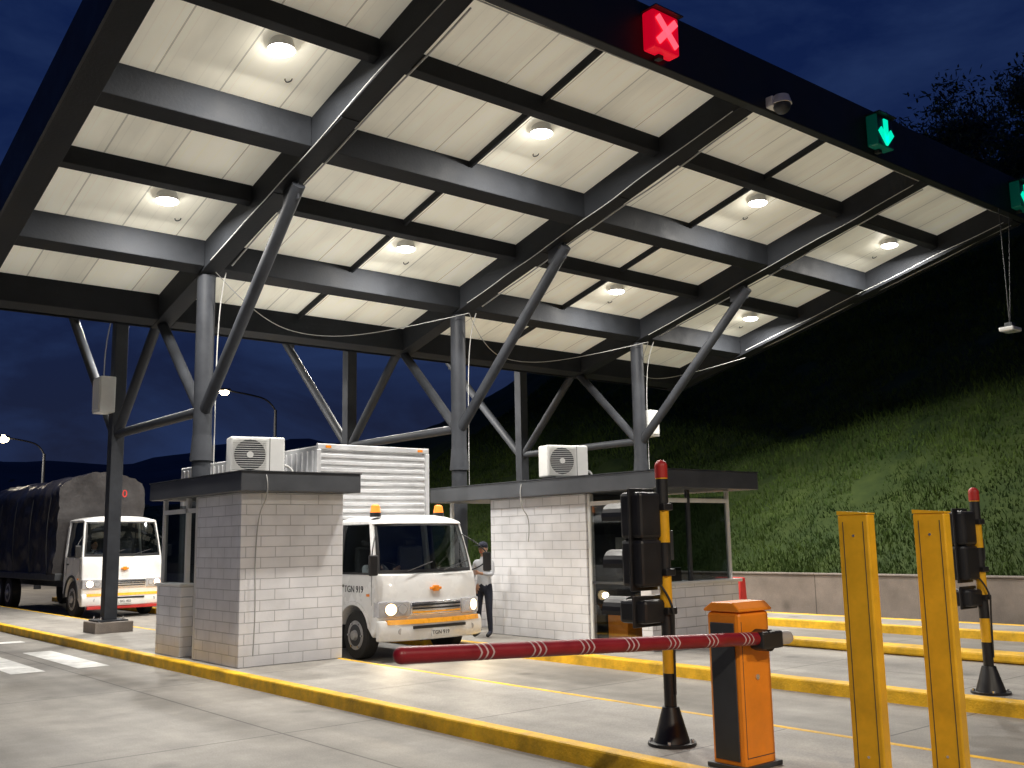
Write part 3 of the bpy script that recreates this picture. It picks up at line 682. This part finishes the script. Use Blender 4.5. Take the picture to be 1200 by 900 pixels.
T=empty('tarpaulin_truck',(9.4,27.6,0))
W=2.12
cab(T,W,2.68,1.75,1.6,1.0,.48,'headdim','SKL 402',.12,False)
driver(T,1.6,1.75,-.42,(9.4,27.6,0))
box('lower_bumper_red',-W/2+.1,W/2-.1,-.1,-.03,.24,.318,'redb',T,.01)
hb=1.2;zs=3.35
prof=[(-hb,1.15),(-hb,zs)]
for i in range(1,12):
    a=math.pi-i*math.pi/12;prof.append((hb*math.cos(a),zs+.6*math.sin(a)))
prof+=[(hb,zs),(hb,1.15)]
bm=bmesh.new();rings=[]
NS=110;Ly=8.2;dense=[]
for i in range(len(prof)-1):
    a,c=Vector(prof[i]),Vector(prof[i+1]);k=max(1,int((c-a).length/.1))
    for j in range(k):dense.append(a.lerp(c,j/k))
dense.append(Vector(prof[-1]))
for s in range(NS+1):
    y=2.0+Ly*s/NS;ring=[]
    bow=abs(math.sin(math.pi*s/NS*4))**.6
    for q in dense:
        nrm=Vector((q.x,max(0,q.y-3.1))).normalized() if q.length else q
        off=-.02*bow+.10*noise.noise(Vector((q.x*1.3,y*.9,q.y*1.1)))+.05*noise.noise(Vector((q.x*4,y*2.6+q.y*1.5,q.y*3.0)))+.02*noise.noise(Vector((q.x*9,y*8,q.y*6)))
        ring.append(bm.verts.new((q.x+nrm.x*off,y,q.y+nrm.y*off)))
    rings.append(ring)
for s in range(NS):
    for i in range(len(dense)-1): bm.faces.new((rings[s][i],rings[s][i+1],rings[s+1][i+1],rings[s+1][i]))
bm.faces.new(rings[0][::-1]);bm.faces.new(rings[-1])
me=D.meshes.new('tarp_cover');bm.to_mesh(me);bm.free();smooth(me,50);link('tarp_cover',me,'tarp',T)
box('bed',-hb-.02,hb+.02,1.98,10.2,.95,1.15,'dgrey',T,.02)
for i in range(5): cable('tarp_rope',[(-hb-.06,2.6+i*1.8,1.1),(-hb-.1,2.9+i*1.8,2.2),(-hb-.07,2.5+i*1.8,3.25)],.008,'bcable',T)
text('tarp_sign','C 30',(.35,1.93,3.35),(math.radians(90),0,0),.3,'redb',T)
box('chassis_rail',-.4,.4,1.9,10,.7,.94,'dgrey',T)
for s in(-1,1):
    for yy in(7.4,8.6): wheel(T,s*.95,yy,.48,.28,s)
# ------------------------------------------------------------------ retaining wall, hill
r=empty('retaining_wall')
box('wall',20.1,20.4,-25,80,-.05,.92,'wallc',r,.015);box('coping',20.06,20.44,-25,80,.921,.96,'wallc',r,.01)
def hz(x,y):
    s=x-20.4
    z=.62*min(s,24)+.25*max(0,min(s-24,60))
    z*=1-.62*max(0,min(1,(y-38)/45))
    z+=.9
    z+=1.0*noise.noise(Vector((x*.08,y*.08,0)))*min(1,s/6)+.25*noise.noise(Vector((x*.5,y*.5,3)))*min(1,s/1.5)+.1*noise.noise(Vector((x*1.7,y*1.7,8)))*min(1,s/1.5)
    return z
xs=[20.4+.4*i for i in range(66)]+[46.4+3*i for i in range(1,25)];ys=[-40+.8*i for i in range(210)]
v=[(x,y,hz(x,y)) for x in xs for y in ys];ny=len(ys)
f=[(i*ny+j,(i+1)*ny+j,(i+1)*ny+j+1,i*ny+j+1) for i in range(len(xs)-1) for j in range(ny-1)]
me=D.meshes.new('hillside');me.from_pydata(v,[],f);smooth(me,80);link('hillside',me,'dirt')
v=[];f=[]
for _ in range(150000):
    u=random.random()**1.4;x=20.45+u*20;y=random.uniform(3,40)
    dn=noise.noise(Vector((x*.6,y*.6,5)))
    if dn<-.5: continue
    z=hz(x,y);h=random.uniform(.04,.13)*(1+.7*dn)*(1+u);a=random.uniform(0,math.tau);w=random.uniform(.010,.026)*(1+1.5*u);lx,ly=random.uniform(-.9,.3)*h,random.uniform(-.6,.6)*h
    i=len(v);v+=[(x-w*math.cos(a),y-w*math.sin(a),z-.03),(x+w*math.cos(a),y+w*math.sin(a),z-.03),(x+lx,y+ly,z+h)];f.append((i,i+1,i+2))
me=D.meshes.new('grass');me.from_pydata(v,[],f);link('grass',me,'grass')
v=[];f=[];NT=160;NR=14
for i in range(NT+1):
    th=math.radians(5+i*165/NT)
    for j in range(NR+1):
        rr=170+j*35
        e=.105+.012*math.sin(th*3.1+.6)+.02*noise.noise(Vector((th*5,0,1)))+.010*noise.noise(Vector((th*22,0,4)))
        k=j/NR;z=rr*e*min(1,(k*1.15)**.8)*(.95+.08*noise.noise(Vector((th*14,k*4,2))))
        v.append((rr*math.cos(th),rr*math.sin(th),z-1 if j else -1))
for i in range(NT):
    for j in range(NR):
        a=i*(NR+1)+j;f.append((a,a+NR+1,a+NR+2,a+1))
me=D.meshes.new('mountains');me.from_pydata(v,[],f);smooth(me,80);link('mountains',me,'mount')
def tree(name,x,y,z,H,R,nleaf,seed,ls=.22):
    rnd=random.Random(seed);r=empty(name,(x,y,z))
    rod('trunk',(0,0,-.4),(.1,.05,H*.5),.03*H,'bark',r,.016*H,10)
    cl=[]
    for k in range(18):
        a=rnd.uniform(0,math.tau);q=rnd.uniform(.25,1)*R;zz=H*rnd.uniform(.3,.95);q*=(1.15-.55*abs(zz/H-.6)*2)
        e=Vector((q*math.cos(a),q*math.sin(a),zz));s=Vector((.05,.03,H*rnd.uniform(.25,.5)))
        rod('limb',s,e,.011*H,'bark',r,.003*H,7);cl.append((e,rnd.uniform(.16,.28)*R))
        for t in range(2):
            e2=e+Vector((rnd.uniform(-1,1),rnd.uniform(-1,1),rnd.uniform(-.3,.8)))*R*.35;rod('twig',e.lerp(s,.2),e2,.004*H,'bark',r,.0015*H,5);cl.append((e2,rnd.uniform(.1,.2)*R))
    v=[];f=[]
    for _ in range(nleaf):
        c,q=rnd.choice(cl);p=c+Vector((rnd.gauss(0,1)*q,rnd.gauss(0,1)*q,rnd.gauss(0,.6)*q));a=Vector((rnd.uniform(-1,1),rnd.uniform(-1,1),rnd.uniform(-1,1))).normalized();b2=a.orthogonal().normalized();s=ls*rnd.uniform(.4,1)
        i=len(v);v+=[tuple(p-a*s),tuple(p+b2*s*.5),tuple(p+a*s),tuple(p-b2*s*.5)];f.append((i,i+1,i+2,i+3))
    me=D.meshes.new('foliage');me.from_pydata(v,[],f);link('foliage',me,'leaf',r)
tree('tree',50,21.5,hz(50,21.5),6.0,3.8,9000,1)
tree('tree',47,17.0,hz(47,17.0),5.4,3.4,8000,2)
tree('tree',55,27,hz(55,27),5.2,3.2,6000,5)
tree('tree',52,13,hz(52,13),6.5,3.8,7000,9)
v=[];f=[];rnd=random.Random(4)
for c in range(70):
    cx=rnd.uniform(12,42);cy=rnd.uniform(58,75);R=rnd.uniform(1.2,3)
    for _ in range(140):
        p=Vector((cx+rnd.gauss(0,.6)*R,cy+rnd.gauss(0,.6)*R,abs(rnd.gauss(0,.7))*R));a=Vector((rnd.uniform(-1,1),rnd.uniform(-1,1),rnd.uniform(-1,1))).normalized();b2=a.orthogonal().normalized();s=rnd.uniform(.15,.4)
        i=len(v);v+=[tuple(p-a*s),tuple(p+b2*s*.5),tuple(p+a*s),tuple(p-b2*s*.5)];f.append((i,i+1,i+2,i+3))
me=D.meshes.new('bushes');me.from_pydata(v,[],f);link('bushes',me,'leaf')
def slamp(x,y,h,dx,power,dy=0,lr=.2):
    r=empty('street_lamp',(x,y,0))
    rod('pole',(0,0,-.03),(0,0,h-.6),.1,'column',r,.06);rod('base',(0,0,0),(0,0,.5),.16,'column',r,.13)
    cable('arm',[(0,0,h-.65),(dx*.1,dy*.1,h-.2),(dx*.5,dy*.5,h),(dx,dy,h+.1)],.04,'column',r)
    prism('lamp_head',[(dx-.3,h+.05),(dx+.3,h+.05),(dx+.22,h+.17),(dx-.2,h+.17)],dy-.14,dy+.14,'dgrey',r,axis='Y',b=.02)
    ball('lens',(dx,dy,h+.02),lr,'streetE',r,(1.1,.8,.8))
    light('bulb','AREA',(dx,dy,h-.22),power,(1,.88,.70),r,.4)
slamp(13.1,50,6.8,-1.8,500,lr=.22);slamp(20.1,40.5,8.3,-2.4,350,lr=.19)
slamp(-3.5,-3.5,8.2,2.4,950)  # added lamp behind the camera, fill light for the near side
slamp(9.0,-5.0,8.2,-1.6,750)  # second added lamp out of view, brightens booth fronts and posts
# ------------------------------------------------------------------ world
w=D.worlds.new('World');SC.world=w;w.use_nodes=True;nt=w.node_tree;N=nt.nodes;L=nt.links
bg=N['Background'];tc=N.new('ShaderNodeTexCoord')
sky=N.new('ShaderNodeTexSky');sky.sky_type='NISHITA';sky.sun_disc=False;sky.sun_elevation=math.radians(0.5);sky.sun_rotation=math.radians(200)
sp=N.new('ShaderNodeSeparateXYZ');L.new(tc.outputs['Generated'],sp.inputs[0])
cr=N.new('ShaderNodeValToRGB');e=cr.color_ramp.elements;e[0].position=0;e[0].color=(.010,.014,.030,1);e[1].position=.75;e[1].color=(.003,.011,.062,1)
k=cr.color_ramp.elements.new(.3);k.color=(.004,.012,.058,1)
L.new(sp.outputs[2],cr.inputs[0])
n=N.new('ShaderNodeTexNoise');n.inputs['Scale'].default_value=3.2;n.inputs['Detail'].default_value=7;n.inputs['Roughness'].default_value=.6;n.inputs['Distortion'].default_value=.4
mp=N.new('ShaderNodeMapping');mp.inputs['Scale'].default_value=(1,1,2.6);L.new(tc.outputs['Generated'],mp.inputs[0]);L.new(mp.outputs[0],n.inputs['Vector'])
mr=N.new('ShaderNodeMapRange');mr.inputs[1].default_value=.42;mr.inputs[2].default_value=.72;L.new(n.outputs['Fac'],mr.inputs[0])
mx=N.new('ShaderNodeMix');mx.data_type='RGBA';L.new(mr.outputs[0],mx.inputs[0]);L.new(cr.outputs[0],mx.inputs[6]);mx.inputs[7].default_value=(.016,.034,.105,1)
sc=N.new('ShaderNodeVectorMath');sc.operation='SCALE';sc.inputs['Scale'].default_value=.002;L.new(sky.outputs[0],sc.inputs[0])
ad=N.new('ShaderNodeVectorMath');ad.operation='ADD';L.new(sc.outputs[0],ad.inputs[0]);L.new(mx.outputs[2],ad.inputs[1])
L.new(ad.outputs[0],bg.inputs[0]);bg.inputs[1].default_value=1.0
# ------------------------------------------------------------------ camera
cam=D.cameras.new('camera');co=D.objects.new('camera',cam);COL.objects.link(co);SC.camera=co
cam.sensor_width=36;cam.lens=35.25;cam.clip_end=4000;cam.clip_start=.05
p=math.atan(182/1175);rr=.0187;a=math.radians(50.2)
ca,sa=math.cos(a),math.sin(a)
F=Vector((ca*math.cos(p),sa*math.cos(p),math.sin(p)));R=Vector((sa,-ca,0));U=Vector((-ca*math.sin(p),-sa*math.sin(p),math.cos(p)))
X=(R-rr*U).normalized();Yv=(U+rr*R).normalized();Z=-F
m4=Matrix((X,Yv,Z)).transposed().to_4x4();m4.translation=(0,0,1.85);co.matrix_world=m4
SC.view_settings.view_transform='Standard';SC.view_settings.look='None';SC.view_settings.exposure=0
